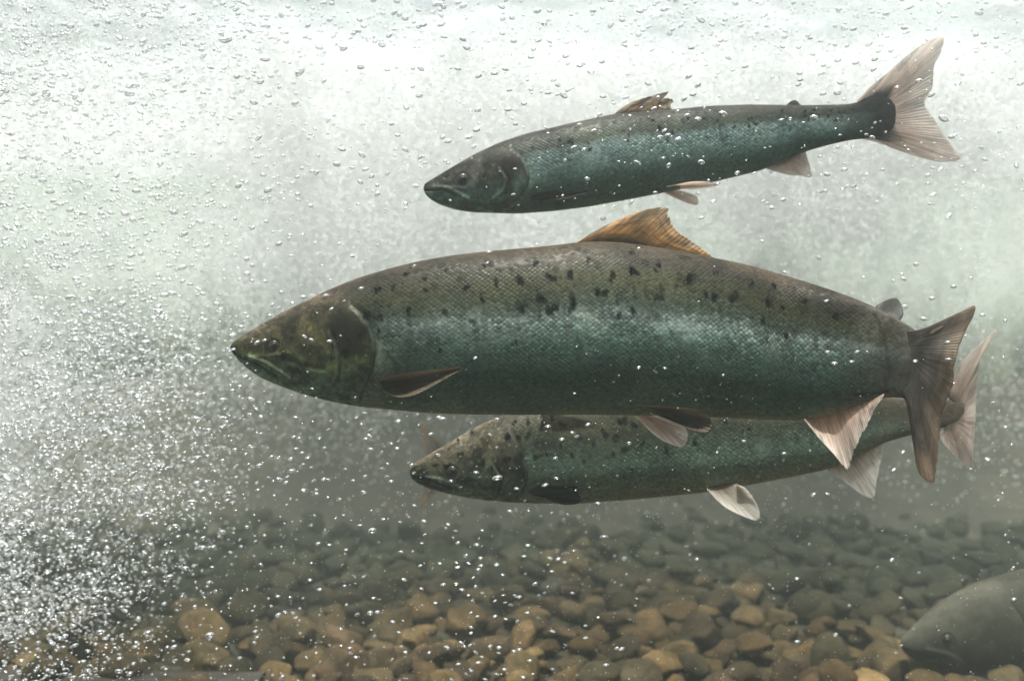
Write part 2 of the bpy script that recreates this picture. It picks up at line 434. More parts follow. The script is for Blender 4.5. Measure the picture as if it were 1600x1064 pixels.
for layer, (sp, z0) in enumerate(((.060, 0.0), (.10, .023))):
    y = 1.25
    while y < 3.75:
        x = -2.2-rng.uniform(0, sp)
        while x < 2.2:
            sx = x+rng.uniform(-.35, .35)*sp; sy = y+rng.uniform(-.35, .35)*sp
            r = rng.uniform(.022, .044)*(1+.35*(rng.random() < .15)) if layer == 0 else rng.uniform(.027, .054)
            if abs(sx) < .60*sy+.15 and rng.random() > sstep(2.7, 3.6, sy)*.9: stones.append((sx, sy, BED+z0+rng.uniform(-.012, .012)+.2*r, r, rng.integers(16)))
            x += sp*rng.uniform(.85, 1.25)
        y += sp*.82
# marked stones of the photograph: (px, py, radius in px, colour rnd)
extra = [(975, 1030, 17, .9), (425, 889, 42, .88), (345, 985, 50, .74), (430, 945, 36, .2), (1225, 905, 38, .57)]
def visible(s):
    px = 800+s[0]/(K*s[1]); py = 532-s[2]/(K*s[1]); return -40 < px < 1640 and py < 1110
stones.sort(key=lambda s: s[1]-1.2*s[3]*8+(0 if visible(s) else 50))
meshes = []
def new_mesh(name, V, F, mat):
    o = mesh_np(name, V, F, mat); me = o.data; bpy.data.objects.remove(o); return me
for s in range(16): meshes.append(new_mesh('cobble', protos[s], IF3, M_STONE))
def euler():
    return (rng.normal(0, .28), rng.normal(0, .28), rng.uniform(0, 6.28))
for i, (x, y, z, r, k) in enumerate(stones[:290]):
    o = bpy.data.objects.new('cobble', meshes[k]); col.objects.link(o)
    o.location = (x, y, z); o.scale = (r,)*3; o.rotation_euler = euler()
    tag(o, 'rounded brown river cobble lying among others on the bed', 'stone', 'cobbles on the river bed')
rest = stones[290:]
VV, FF, RR = [], [], []; off = 0
from mathutils import Euler
for (x, y, z, r, k) in rest:
    m = np.array(Euler(euler()).to_matrix()); v = (protos_lo[k]*r)@m.T+np.array([x, y, z])
    VV.append(v); FF.append(IFs+off); off += len(v); RR.append(np.full(len(v), rng.random()))
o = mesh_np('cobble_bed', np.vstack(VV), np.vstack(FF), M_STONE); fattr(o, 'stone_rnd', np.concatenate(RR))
tag(o, 'mass of brown river cobbles fading into the murky distance', 'stones', kind='stuff')

# worn sill along the foot of the viewing window
def sill():
    xs = np.linspace(-1.12, -.42, 40); prof = [(0, 0), (0, .10), (.012, .112), (.075, .112), (.085, .10), (.085, 0)]
    VV = []
    for x in xs:
        for (dy, dz) in prof:
            n_ = .006*(mnoise.noise(Vector((x*9, dy*30, dz*30))))
            VV.append((x, 1.62+dy+n_, BED-.055+dz*.9+n_-.01*(x+1.12)))
    k = len(prof); FF = [(i*k+j, i*k+(j+1) % k, (i+1)*k+(j+1) % k, (i+1)*k+j) for i in range(len(xs)-1) for j in range(k)]
    o = mesh_np('timber_sill', VV, FF, mat_plain('wet_timber', (.035, .026, .019), .7), smooth=False)
    tag(o, 'worn brown timber lying along the lower left edge before the cobbles', 'timber')
sill()

# ------------------------------------------------------------------ fish
def ramp_np(x, stops):
    p = np.array([s[0] for s in stops]); c = np.array([s[1] for s in stops])
    return np.stack([np.interp(x, p, c[:, i]) for i in range(3)], -1)

class Fish:
    def __init__(s, name, label, top, bot, depth, ratio, arc, pal, mouth, ridges, spots, eye, x_head, scale_n=125, sig=14, sheen=.55, group=None, wtail=.3, tone=1.0):
        s.depth = depth
        x0 = min(p[0] for p in top+bot); x1 = max(p[0] for p in top+bot)
        s.x0, s.x1 = x0, x1
        L = x1-x0
        xa = x0+(x_head-x0)*np.linspace(0, 1, 260)**1.25
        xs = np.r_[xa, np.linspace(x_head, x1, 330)[1:]]
        s.topf = lambda x: smooth_interp(top, x, sig); s.botf = lambda x: smooth_interp(bot, x, sig)
        M = 168
        th = np.linspace(0, 2*np.pi, M, endpoint=False)          # 0 = back, pi = belly, pi/2 = towards camera
        T, B = s.topf(xs), s.botf(xs)
        Hc = (T+B)/2; H = np.maximum((B-T)/2, .6)
        # rounded snout and tail end
        u = (xs-x0)/L
        D = depth(xs)
        s.rat = lambda x: np.interp((x-x0)/L, *np.array(ratio).T)
        px = xs[:, None]+0*th[None]; 
        py = Hc[:, None]-H[:, None]*np.cos(th)[None]
        X = (xs-800)*K*D; tx = np.gradient(X); ty = np.gradient(D); ln = np.hypot(tx, ty)
        nx, ny = ty/ln, -tx/ln                                      # towards camera
        s.tab = (xs, Hc, H, D, nx, ny)
        near = np.sin(th)[None]; 
        sq = np.sign(near)*np.abs(near)**.92
        Wd = (H*K*D*s.rat(xs))[:, None]
        # feature displacement (both flanks)
        flank = np.abs(near)
        disp = np.zeros_like(px)
        apx = np.interp(py, [a[1] for a in arc], [a[0] for a in arc])
        k_ = (px-apx)
        amid = arc[len(arc)//2]
        aw = sstep(arc[0][1]-22*(x_head-x0)/240., arc[0][1]+34*(x_head-x0)/240., py)*(1-sstep(arc[-1][1]-4, arc[-1][1]+10, py))
        sz = (x_head-x0)/240.
        disp += aw*.0042*sz*sstep(-85*sz, -4, k_)*(1-sstep(-2.0, 3.0, k_))
        pale_edge = aw*np.exp(-((k_-10*sz-14*sz*sstep(530, 600, py))/(8*sz+4*sz*sstep(530, 600, py)))**2)*sstep(arc[len(arc)//2][1]-30, arc[len(arc)//2][1]+14, py)
        disp -= aw*.0016*sz*np.exp(-((k_-5*sz)/(5*sz))**2)
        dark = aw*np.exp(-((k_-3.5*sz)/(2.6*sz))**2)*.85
        pale = pale_edge*pal.get('edge', .3)
        if mouth:
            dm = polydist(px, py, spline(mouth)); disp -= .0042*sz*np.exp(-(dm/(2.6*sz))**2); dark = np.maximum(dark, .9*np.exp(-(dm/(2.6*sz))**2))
        for pts, amp, wd, pl in ridges:
            dd = polydist(px, py, spline(pts)); e = np.exp(-(dd/wd)**2); disp += amp*sz*e
            pale = np.maximum(pale, pl*e) if pl > 0 else pale
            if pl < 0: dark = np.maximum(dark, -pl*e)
        ex, ey, er = eye
        de = np.hypot(px-ex, py-ey)
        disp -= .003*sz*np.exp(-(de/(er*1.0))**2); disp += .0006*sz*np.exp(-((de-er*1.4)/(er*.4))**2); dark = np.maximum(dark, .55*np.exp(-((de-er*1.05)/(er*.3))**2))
        # coordinates
        off = Wd*sq+disp*np.sign(near)*flank
        Cx, Cy = X[:, None], D[:, None]
        Vx = Cx+nx[:, None]*off; Vy = Cy+ny[:, None]*off
        Vz = (532-py)*K*D[:, None]
        V = np.stack([Vx, Vy, Vz], -1).reshape(-1, 3)
        n = len(xs)
        i = np.arange((n-1)*M); r = i//M; c = i % M; a = r*M+c; b = r*M+(c+1) % M
        F = np.c_[a, b, b+M, a+M]
        caps = len(V)
        V = np.vstack([V, V[:M].mean(0), V[-M:].mean(0)+np.array([.001, 0, 0])])
        c0 = np.c_[np.arange(M), np.full(M, caps), np.full(M, caps), (np.arange(M)+1) % M]
        F3a = np.c_[(np.arange(M)+1) % M, np.arange(M), np.full(M, caps)]
        base = (n-1)*M
        F3b = np.c_[base+np.arange(M), base+(np.arange(M)+1) % M, np.full(M, caps+1)]
        root = empty(name, (float((x0+L*.45-800)*K*depth(x0+L*.45)), float(depth(x0+L*.45)), float((532-B.max())*K*depth(x0+L*.45))))
        s.root = root
        tag(root, label, 'fish', group)
        body = mesh_np('body', V, F, None, root)
        # add cap triangles
        import bmesh
        bm = bmesh.new(); bm.from_mesh(body.data); bm.verts.ensure_lookup_table()
        for f in np.vstack([F3a, F3b]):
            try: bm.faces.new([bm.verts[k] for k in f]).smooth = True
            except ValueError: pass
        bmesh.ops.recalc_face_normals(bm, faces=bm.faces)
        bm.to_mesh(body.data); bm.free()
        # pigment
        v = np.where(th <= np.pi, th, 2*np.pi-th)/np.pi
        v = v[None]+0*px; uu = u[:, None]+0*px
        lin = (np.cumsum(np.r_[0, np.hypot(np.diff(X), np.diff(D))])[:, None]+0*px)
        # girth arc in metres measured from the lateral line on each flank
        ds = np.hypot(np.diff(np.c_[off, off[:, :1]], axis=1), np.diff(np.c_[Vz, Vz[:, :1]], axis=1))
        g = np.cumsum(np.c_[np.zeros(n), ds[:, :-1]], axis=1); tot = ds.sum(1)[:, None]
        g = np.where(g > tot/2, tot-g, g); g = g-.25*tot
        q = np.stack([px*.02, py*.02, near+0*px], -1)
        nz = vnoise(q, 1.2, 4); nz2 = vnoise(q+9, 5, 3)
        vj = v+(nz-.5)*.06
        skin = ramp_np(vj, pal['body'])
        hm = aw*(1-sstep(-3*sz, 3*sz, k_)); hm = np.where(py < arc[0][1], 1-sstep(-12*sz, 14*sz, px-(arc[0][0]-(arc[0][1]-py)*.35)), hm)
        hm = np.where(py > arc[-1][1], 1-sstep(-3, 3, px-(arc[-1][0]-(py-arc[-1][1])*.6)), hm)
        nz3 = vnoise(q+31, 3.2, 4); nz4 = vnoise(q+57, 12, 3)
        mt = 1. if sheen > 0 else .25
        hcol = ramp_np(vj+(nz2-.5)*.22*mt, pal['head'])*(1+mt*(-.65+1.3*sstep(.3, .72, nz3)))[..., None]*(1+mt*(-.45+.9*nz4))[..., None]
        fl = sstep(.66, .76, vnoise(q+77, 16, 2))*.5*mt; hcol = hcol*(1-fl[..., None])+np.array([.36, .33, .20])*fl[..., None]
        skin = skin*(1-hm[..., None])+hcol*hm[..., None]
        # bright collar behind the gill cover
        cl = (1-hm)*np.exp(-(k_/(32*sz))**2)*sstep(.42, .52, v)*(.55+.6*nz2)*pal.get('collar', .5)
        skin = skin*(1-cl[..., None])+np.array(pal['collar_c'])*cl[..., None]
        # dark cheek blotch
        bx, by, bw, bh, ba = pal['blotch']
        bl = ba*sstep(.2, .8, np.exp(-((px-bx)/bw)**2-((py-by)/bh)**2)+(nz2-.5)*.7+(vnoise(q+91, 9, 3)-.5)*.7)*hm
        skin = skin*(1-bl[..., None])+np.array(pal.get('blotch_c', (.022, .018, .014)))*bl[..., None]
        # grey tail stock
        tl = sstep(pal['tail'][0], pal['tail'][1], px+(nz-.5)*90)
        skin = skin*(1-tl[..., None])+np.array(pal['tail_c'])*(.75+.5*nz2[..., None])*tl[..., None]
        # spots
        sp = np.zeros_like(px)
        rs = np.random.default_rng(len(spots)+int(ex))
        for (sx_, sy_, sr) in spots:
            am = rs.uniform(.75, 1)
            for _ in range(rs.integers(2, 5)):
                ox, oy = rs.normal(0, sr*.38, 2); k2 = sr*rs.uniform(.36, .68)
                wn_ = .9*(vnoise(np.stack([px*.3, py*.3, 0*px+sx_+ox], -1), 1., 2)-.5)
                an = rs.uniform(-.8, .8); ca, sa = math.cos(an), math.sin(an); ux, uy = px-sx_-ox, py-sy_-oy
                dd = np.hypot((ux*ca+uy*sa)/(k2*.85), (uy*ca-ux*sa)/(k2*1.3))
                sp = np.maximum(sp, am*(1-sstep(.6, 1.05, dd+wn_)))
        skin = skin*(1-.94*sp[..., None])+np.array([.006, .006, .007])*sp[..., None]*.94
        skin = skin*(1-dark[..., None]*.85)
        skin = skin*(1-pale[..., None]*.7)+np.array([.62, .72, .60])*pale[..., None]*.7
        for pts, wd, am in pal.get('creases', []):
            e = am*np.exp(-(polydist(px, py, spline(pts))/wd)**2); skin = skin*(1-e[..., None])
        pt = pal.get('sheen_patch')  # bright sheen on the flank, painted into the skin colour
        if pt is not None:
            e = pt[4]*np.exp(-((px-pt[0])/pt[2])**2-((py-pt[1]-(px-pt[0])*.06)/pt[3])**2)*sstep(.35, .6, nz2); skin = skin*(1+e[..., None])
        skin = skin*tone
        vis = (1-hm)*(1-tl*.75)*np.interp(v, [0, .06, .4, .48, .62, .8, 1], [.3, .6, .72, .9, .5, .38, .25])*(.45+.75*sstep(.3, .62, vnoise(q+15, 1.6, 3)))
        silver = (np.interp(vj, [0, .2, .36, .46, .75, 1], [.0, .10, .45, 1, .5, .15])*(1-hm*.55)*(1-tl*.8))*(1-sp)*(1-np.clip(cl+pale, 0, 1))
        def fin_(A): return np.r_[A.reshape(-1, *A.shape[2:]), A[0].mean(0)[None], A[-1].mean(0)[None]]
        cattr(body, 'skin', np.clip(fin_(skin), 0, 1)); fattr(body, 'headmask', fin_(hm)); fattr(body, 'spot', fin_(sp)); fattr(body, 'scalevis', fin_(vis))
        fattr(body, 'silver', fin_(silver)); vattr(body, 'girth', fin_(np.stack([lin, g, 0*g], -1)))
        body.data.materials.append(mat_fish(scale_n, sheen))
        s.body = body
        for side in (1, -1):
            c = s.surf(ex, ey, side); sc_ = er*K*D.mean()
            no = np.array([float(np.interp(ex, xs, nx)), float(np.interp(ex, xs, ny)), 0])*side
            quat = Vector(no).to_track_quat('Z', 'Y')
            m = np.array(quat.to_matrix())
            Ve = IVs*np.array([1, 1, .42])*sc_; Ve = Ve@m.T+c-no*sc_*.16
            e = mesh_np('eye', Ve, IFs, M_IRIS, root)
            Vp = IVs*np.array([.58, .58, .36])*sc_; Vp = Vp@m.T+c+no*sc_*.03
            p = mesh_np('pupil', Vp, IFs, M_PUPIL, root); p.parent = e
            p.data.transform(__import__('mathutils').Matrix.Translation(Vector((0, 0, 0))))
    def surf(s, x, y, side=1, extra=0.):
        xs, Hc, H, D, nx, ny = s.tab
        hc, h, d, a, b = [float(np.interp(x, xs, t)) for t in (Hc, H, D, nx, ny)]
        c = np.clip((hc-y)/h, -1, 1); sn = math.sqrt(1-c*c)**.92
        o = (h*K*d*float(s.rat(np.array(x)))*sn+extra)*side
        return np.array([(x-800)*K*d+a*o, d+b*o, (532-y)*K*d])
    def fin(s, name, base, edge, mat, db=0., dt=0., side=0, bpow=1., jag=0., thick=.0012, ns=110, nt=26, cup=0., jfreq=26, jmask=(0.25, 1.0), label=None, wav=.0, follow=False):
        """base, edge: pixel outlines; db, dt: offset in metres towards the camera at base and at edge"""
        b = spline(base); e = spline(edge)
        e = resample(e, ns); u = np.linspace(0, 1, ns)
        bb = np.array(b); ln = np.r_[0, np.cumsum(np.hypot(*np.diff(bb, axis=0).T))]; ln /= ln[-1]
        ub = u**bpow
        b = np.c_[np.interp(ub, ln, bb[:, 0]), np.interp(ub, ln, bb[:, 1])]
        r = np.random.default_rng(int(abs(base[0][0]*7+base[0][1])))
        # ragged ends, ray by ray
        kk = int(jfreq); jr = r.random(kk+2)**1.6
        jj = np.interp((u*kk), np.arange(kk+2), jr); saw = np.abs(((u*kk*1.0) % 1)-.5)*2
        jw = sstep(jmask[0]-.08, jmask[0]+.05, u)*(1-sstep(jmask[1]-.02, jmask[1]+.02, u))
        J = 1-jag*jw*(.65*jj+.35*saw)
        t = np.linspace(0, 1, nt)
        xs, Hc, H, D, nx, ny = s.tab
        pts = []
        for k_, tt in enumerate(t):
            f = tt*J
            p = b*(1-f[:, None])+e*f[:, None]
            d0 = s.depth(p[:, 0]) if follow else np.interp(b[:, 0], xs, D)
            off = db+(dt-db)*f**1.2+cup*np.sin(u*np.pi)*f+wav*np.sin(u*19+1.3)*f*f+wav*.5*np.sin(u*43)*f*f
            pts.append((p, off, d0, f))
        th = [thick*(1-.85*tt)+.00012 for tt in t]
        VV, UV = [], []
        for sgn in (1, -1):
            for (p, off, d0, f), h in zip(pts, th):
                edgew = np.minimum(1, np.minimum(u, 1-u)*12+.15)
                d = d0-off-sgn*h*.5*edgew
                X = (p[:, 0]-800)*K*(d0-off); Z = (532-p[:, 1])*K*(d0-off)
                VV.append(np.c_[X, d, Z]); UV.append(np.c_[u, f, u*0])
        V = np.vstack(VV); UV = np.vstack(UV)
        FF = []
        def q(r_, c_, o_): return o_+r_*ns+c_
        N = nt*ns
        i = np.arange((nt-1)*(ns-1)); rr = i//(ns-1); cc = i % (ns-1); a = rr*ns+cc
        FF.append(np.c_[a, a+1, a+ns+1, a+ns]); FF.append(np.c_[a+ns, a+ns+1, a+1, a]+N)
        c_ = np.arange(ns-1)
        FF.append(np.c_[c_+1, c_, c_+N, c_+1+N]); a = (nt-1)*ns+c_; FF.append(np.c_[a, a+1, a+1+N, a+N])
        r_ = np.arange(nt-1)*ns; FF.append(np.c_[r_, r_+ns, r_+ns+N, r_+N]); r2 = r_+ns-1; FF.append(np.c_[r2+ns, r2, r2+N, r2+ns+N])
        o = mesh_np(name, V, np.vstack(FF), mat, s.root)
        vattr(o, 'finuv', UV)
        if label: o['label'] = label
        return o

PAL_MAIN = dict(
    body=[(0, (.16, .115, .09)), (.13, (.12, .086, .066)), (.22, (.070, .055, .040)), (.33, (.095, .095, .048)), (.41, (.13, .16, .135)), (.452, (.48, .57, .59)),  # silver band and darker zone beneath include painted flank reflections
          (.50, (.36, .49, .49)), (.57, (.19, .33, .30)), (.68, (.14, .28, .23)), (.82, (.25, .44, .35)), (.92, (.56, .56, .42)), (1, (.80, .70, .54))],
    head=[(0, (.19, .135, .10)), (.2, (.11, .085, .062)), (.38, (.075, .066, .038)), (.5, (.11, .11, .05)), (.62, (.22, .28, .13)), (.74, (.26, .42, .29)), (.88, (.34, .52, .40)), (1, (.40, .48, .34))],
    collar=.95, collar_c=(.52, .66, .52), blotch=(552, 520, 34, 46, .9), sheen_patch=(1130, 522, 260, 24, 1.1), tail=(1290, 1440), tail_c=(.22, .20, .185))

mat_orange = mat_fin('fin_amber', (.07, .045, .03), (.62, .38, .15), (.80, .58, .34), 15, .72, .2, .55, .10)
mat_brown = mat_fin('fin_brown', (.05, .042, .032), (.10, .075, .05), (.17, .13, .09), 14, .4, .08)
mat_pink = mat_fin('fin_pink', (.40, .29, .23), (.76, .62, .55), (.88, .84, .80), 17, .6, .14)
mat_tail = mat_fin('fin_dusky', (.165, .150, .138), (.24, .205, .175), (.44, .33, .24), 34, .5, .16, .45, .3)
mat_tan = mat_fin('fin_tan', (.16, .13, .11), (.58, .47, .41), (.74, .67, .62), 30, .6, .28, .2)
mat_tan2 = mat_fin('fin_tan_dark_root', (.040, .040, .046), (.60, .49, .43), (.76, .69, .64), 30, .6, .28, .2, .27, .13)
mat_pale = mat_fin('fin_pale', (.26, .19, .15), (.66, .62, .58), (.90, .90, .88), 17, .6, .14)
mat_tatty = mat_fin('fin_tattered', (.06, .05, .04), (.42, .33, .22), (.48, .40, .30), 12, .55, .12, .9)
mat_char = mat_fin('fin_charcoal', (.020, .018, .017), (.035, .030, .028), (.05, .042, .038), 13, .3, .03)

# ---- big salmon in the middle
top = [(360, 541), (364, 535), (372, 529), (400, 511), (440, 489), (480, 469), (520, 450), (560, 434), (600, 422), (650, 409), (700, 400), (760, 393), (820, 388), (870, 383), (910, 378), (960, 378), (1010, 384), (1060, 392), (1115, 403), (1170, 414), (1230, 431), (1290, 450), (1340, 468), (1380, 486), (1420, 508), (1450, 530), (1468, 546), (1480, 566), (1484, 580)]
bot = [(360, 545), (364, 553), (380, 571), (400, 587), (440, 604), (480, 618), (530, 630), (560, 635), (620, 641), (680, 646), (760, 648), (850, 648), (950, 648), (1000, 649), (1060, 650), (1120, 652), (1200, 656), (1259, 657), (1300, 648), (1340, 634), (1379, 620), (1420, 622), (1450, 630), (1470, 622), (1480, 606), (1484, 596)]
dmain = lambda x: 1.2-.13*sstep(1180, 1520, np.asarray(x, float))-.0*np.asarray(x, float)
spots = [(580, 493, 8), (605, 497, 6), (645, 487, 8), (698, 492, 8), (739, 501, 8), (602, 517, 6), (693, 548, 7), (665, 460, 7), (620, 453, 6), (598, 452, 7), (667, 438, 5), (777, 443, 8), (812, 443, 9), (858, 436, 8), (886, 430, 9), (954, 434, 8), (983, 428, 8), (1020, 424, 8), (1069, 438, 9), (1108, 432, 7),
         (843, 469, 8), (895, 476, 9), (930, 461, 10), (817, 486, 9), (864, 489, 10), (953, 494, 9), (983, 487, 7), (1020, 467, 9), (1099, 463, 10), (1140, 465, 10), (1196, 472, 9), (804, 535, 6), (1180, 500, 7), (1240, 523, 8), (1318, 500, 9), (1230, 480, 6), (1165, 445, 6), (1210, 450, 6), (1265, 470, 6), (760, 418, 5), (700, 425, 5), (640, 430, 5), (730, 455, 6), (755, 470, 5),
         (533, 526, 8), (556, 535, 6), (533, 540, 5), (529, 560, 5), (553, 550, 8), (575, 525, 5), (465, 530, 4), (915, 410, 5), (835, 415, 5), (1045, 455, 5)]
S1 = Fish('salmon', 'largest silver-green salmon with black spots, swimming left across the middle', top, bot, dmain,
          [(0, .62), (.03, .66), (.12, .62), (.3, .56), (.6, .52), (.82, .38), (.90, .22), (.95, .10), (1, .02)],
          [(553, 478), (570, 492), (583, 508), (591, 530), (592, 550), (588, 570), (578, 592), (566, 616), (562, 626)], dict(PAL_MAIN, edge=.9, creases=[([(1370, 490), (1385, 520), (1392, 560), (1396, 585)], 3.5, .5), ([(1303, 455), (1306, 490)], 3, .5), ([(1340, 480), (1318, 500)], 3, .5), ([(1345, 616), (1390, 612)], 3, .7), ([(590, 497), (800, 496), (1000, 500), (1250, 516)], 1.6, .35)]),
          [(362, 548), (372, 555), (390, 562), (410, 570), (425, 580), (440, 588)],
          [([(398, 559), (420, 566), (440, 578), (459, 591)], .0030, 4, .55), ([(459, 591), (452, 594), (440, 588)], .001, 2.5, .4), ([(396, 556), (430, 556), (458, 552)], .0014, 4, .0),
           ([(524, 520), (534, 545), (537, 570), (533, 592), (515, 606)], .0018, 3, .2), ([(530, 522), (541, 548), (543, 572), (538, 596)], -.0016, 2.5, -.5), ([(404, 529), (409, 527)], -.001, 2, -.45), ([(455, 560), (485, 570), (515, 575)], -.0010, 4, -.35), ([(520, 612), (550, 603), (568, 590)], .001, 2, .4), ([(505, 617), (530, 618), (558, 612)], .001, 2, .4),
           ([(610, 545), (625, 560), (628, 578)], .0012, 4, -.3), ([(500, 596), (530, 603), (560, 596)], .001, 2.5, .3)],
          spots, (436, 540, 8.5), 600, scale_n=146, tone=.9)
S1.fin('dorsal_fin', [(898, 382), (960, 384), (1030, 392), (1117, 408)], [(898, 381), (920, 367), (947, 352), (990, 334), (1026, 323), (1050, 321), (1049, 338), (1057, 358), (1074, 371), (1094, 385), (1118, 405)], mat_orange, bpow=1.9, jag=.16, jfreq=38, jmask=(.52, .97), thick=.004, wav=.002)
S1.fin('adipose_fin', [(1365, 484), (1385, 496), (1400, 506)], [(1368, 478), (1385, 469), (1400, 466), (1409, 478), (1411, 492), (1405, 503)], mat_char, db=-.01, dt=-.012, thick=.006)
S1.fin('tail_fin', [(1414, 512), (1418, 550), (1416, 592), (1406, 618)], [(1448, 527), (1470, 513), (1496, 494), (1522, 477), (1521, 492), (1507, 521), (1498, 550), (1492, 575), (1490, 600), (1478, 632), (1471, 650), (1468, 690), (1463, 740), (1458, 757), (1438, 742), (1431, 720), (1431, 680), (1430, 642), (1420, 622)], mat_tail, db=.0, dt=.0, jag=.06, thick=.010, jfreq=30, jmask=(.3, .72), wav=.003, cup=.008, follow=True)
S1.fin('anal_fin', [(1257, 650), (1300, 642), (1340, 630), (1381, 614)], [(1257, 656), (1280, 685), (1305, 712), (1325, 738), (1333, 715), (1343, 690), (1356, 665), (1367, 640), (1381, 618)], mat_pink, bpow=1.5, jag=.10, jfreq=24, jmask=(.4, .95), thick=.003, dt=.03, wav=.003)
S1.fin('pelvic_fin', [(990, 634), (1010, 636), (1030, 640)], [(993, 633), (1040, 635), (1090, 640), (1110, 655), (1113, 668), (1105, 676), (1080, 671), (1045, 657), (1015, 645)], mat_brown, db=.035, dt=.075, thick=.003)
S1.fin('pelvic_fin', [(985, 642), (1000, 645), (1015, 648)], [(986, 643), (1010, 668), (1035, 688), (1068, 698), (1073, 672), (1050, 660), (1020, 648)], mat_pink, db=-.02, dt=-.05, thick=.003)
S1.fin('pectoral_fin', [(592, 596), (594, 600), (598, 608)], [(594, 592), (632, 583), (680, 577), (724, 574), (703, 588), (674, 605), (645, 618), (620, 620), (600, 612)], mat_brown, db=.072, dt=.100, thick=.004)
S1.fin('pectoral_fin', [(592, 600), (594, 606), (598, 612)], [(594, 597), (632, 592), (680, 590), (715, 592), (703, 600), (674, 614), (645, 624), (620, 626), (600, 618)], mat_brown, db=-.075, dt=-.10, thick=.004)

# ---- top salmon
top = [(662, 292), (664, 287), (672, 282), (702, 264), (744, 240), (781, 223), (820, 210), (893, 193), (958, 179), (1010, 175), (1049, 172), (1110, 166), (1173, 164), (1256, 165), (1329, 163), (1356, 155), (1378, 150), (1392, 154), (1399, 166)]
bot = [(662, 297), (665, 305), (677, 316), (707, 327), (738, 332), (809, 334), (865, 330), (921, 323), (992, 310), (1034, 302), (1109, 286), (1188, 267), (1256, 238), (1294, 227), (1329, 219), (1360, 216), (1385, 210), (1394, 205), (1399, 190)]
PAL_TOP = dict(
    body=[(0, (.13, .105, .10)), (.15, (.085, .075, .072)), (.27, (.055, .058, .048)), (.36, (.075, .09, .075)), (.42, (.30, .40, .44)), (.52, (.38, .54, .57)),
          (.62, (.22, .40, .39)), (.74, (.13, .29, .26)), (.88, (.16, .30, .27)), (1, (.36, .44, .42))],
    head=[(0, (.11, .09, .085)), (.25, (.05, .045, .045)), (.45, (.065, .065, .06)), (.6, (.11, .19, .17)), (.75, (.17, .36, .32)), (1, (.24, .40, .36))],
    collar=.6, collar_c=(.28, .44, .40), blotch=(793, 262, 27, 30, .85), blotch_c=(.018, .012, .014), tail=(1260, 1370), tail_c=(.052, .052, .060))
r2 = np.random.default_rng(3); spots = []
for _ in range(70):
    x = r2.uniform(830, 1330); tp = np.interp(x, [p[0] for p in top], [p[1] for p in top]); bt = np.interp(x, [p[0] for p in bot], [p[1] for p in bot])
    spots.append((x, tp+(bt-tp)*r2.uniform(.12, .48), r2.uniform(1.6, 4.0)))
spots += [(758, 281, 4)]
S2 = Fish('salmon', 'slim blue-grey salmon with a pale tan tail, swimming uppermost', top, bot, lambda x: 1.32+0*np.asarray(x, float),
          [(0, .6), (.04, .66), (.15, .62), (.4, .56), (.75, .48), (.9, .28), (.96, .12), (1, .06)],
          [(797, 236), (812, 250), (821, 266), (824, 280), (821, 296), (812, 308), (800, 318)], PAL_TOP,
          [(663, 298), (675, 299), (690, 299), (704, 303), (716, 310)],
          [([(680, 294), (700, 298), (718, 307), (732, 315)], .0026, 3.5, .3), ([(700, 296), (728, 299)], .001, 3, 0), ([(780, 270), (790, 288), (786, 303), (770, 316)], .0016, 2.5, .12), ([(785, 270), (795, 288), (791, 305)], -.0014, 2.2, -.45), ([(697, 280), (701, 278)], -.002, 2.4, -.9), ([(765, 318), (790, 314), (808, 304)], .001, 2, .2)],
          spots, (725, 284, 9), 830, scale_n=170, sig=8)
S2.fin('dorsal_fin', [(956, 182), (990, 179), (1020, 177), (1050, 175)], [(956, 181), (983, 162), (1014, 151), (1034, 144), (1046, 143), (1041, 151), (1050, 154), (1055, 158), (1048, 163), (1050, 174)], mat_tatty, bpow=1.9, jag=.15, jfreq=20, jmask=(.5, .97), thick=.003, wav=.002)
S2.fin('adipose_fin', [(1228, 168), (1240, 168), (1256, 168)], [(1229, 164), (1235, 159), (1242, 157), (1247, 160), (1251, 164), (1256, 166)], mat_char, thick=.004)
S2.fin('tail_fin', [(1338, 164), (1352, 180), (1352, 200), (1338, 214)], [(1340, 157), (1361, 135), (1388, 113), (1417, 87), (1447, 66), (1477, 56), (1473, 78), (1465, 95), (1460, 108), (1457, 137), (1450, 150), (1445, 163), (1452, 174), (1461, 187), (1473, 207), (1491, 231), (1502, 250), (1476, 254), (1447, 249), (1403, 235), (1373, 224), (1340, 216)], mat_tan2, jag=.035, jfreq=44, jmask=(.27, .75), thick=.004, wav=.004, cup=-.006)
S2.fin('anal_fin', [(1196, 259), (1225, 248), (1258, 232)], [(1198, 264), (1225, 272), (1267, 278), (1268, 266), (1262, 248), (1258, 234)], mat_tan, bpow=1.4, jag=.10, jfreq=20, jmask=(.4, .95), thick=.0025)
S2.fin('pelvic_fin', [(1040, 292), (1050, 291), (1060, 288)], [(1044, 292), (1075, 285), (1105, 284), (1121, 290), (1095, 296), (1065, 297)], mat_tan, db=.03, dt=.045, thick=.0025)
S2.fin('pelvic_fin', [(1030, 298), (1040, 298), (1050, 296)], [(1033, 299), (1055, 310), (1075, 318), (1090, 320), (1087, 306), (1060, 297)], mat_pink, db=-.015, dt=-.04, thick=.0025)
S2.fin('pectoral_fin', [(826, 309), (828, 311), (832, 313)], [(827, 308), (848, 300), (880, 299), (920, 300), (901, 306), (873, 312), (845, 313)], mat_char, db=.052, dt=.07, thick=.003)

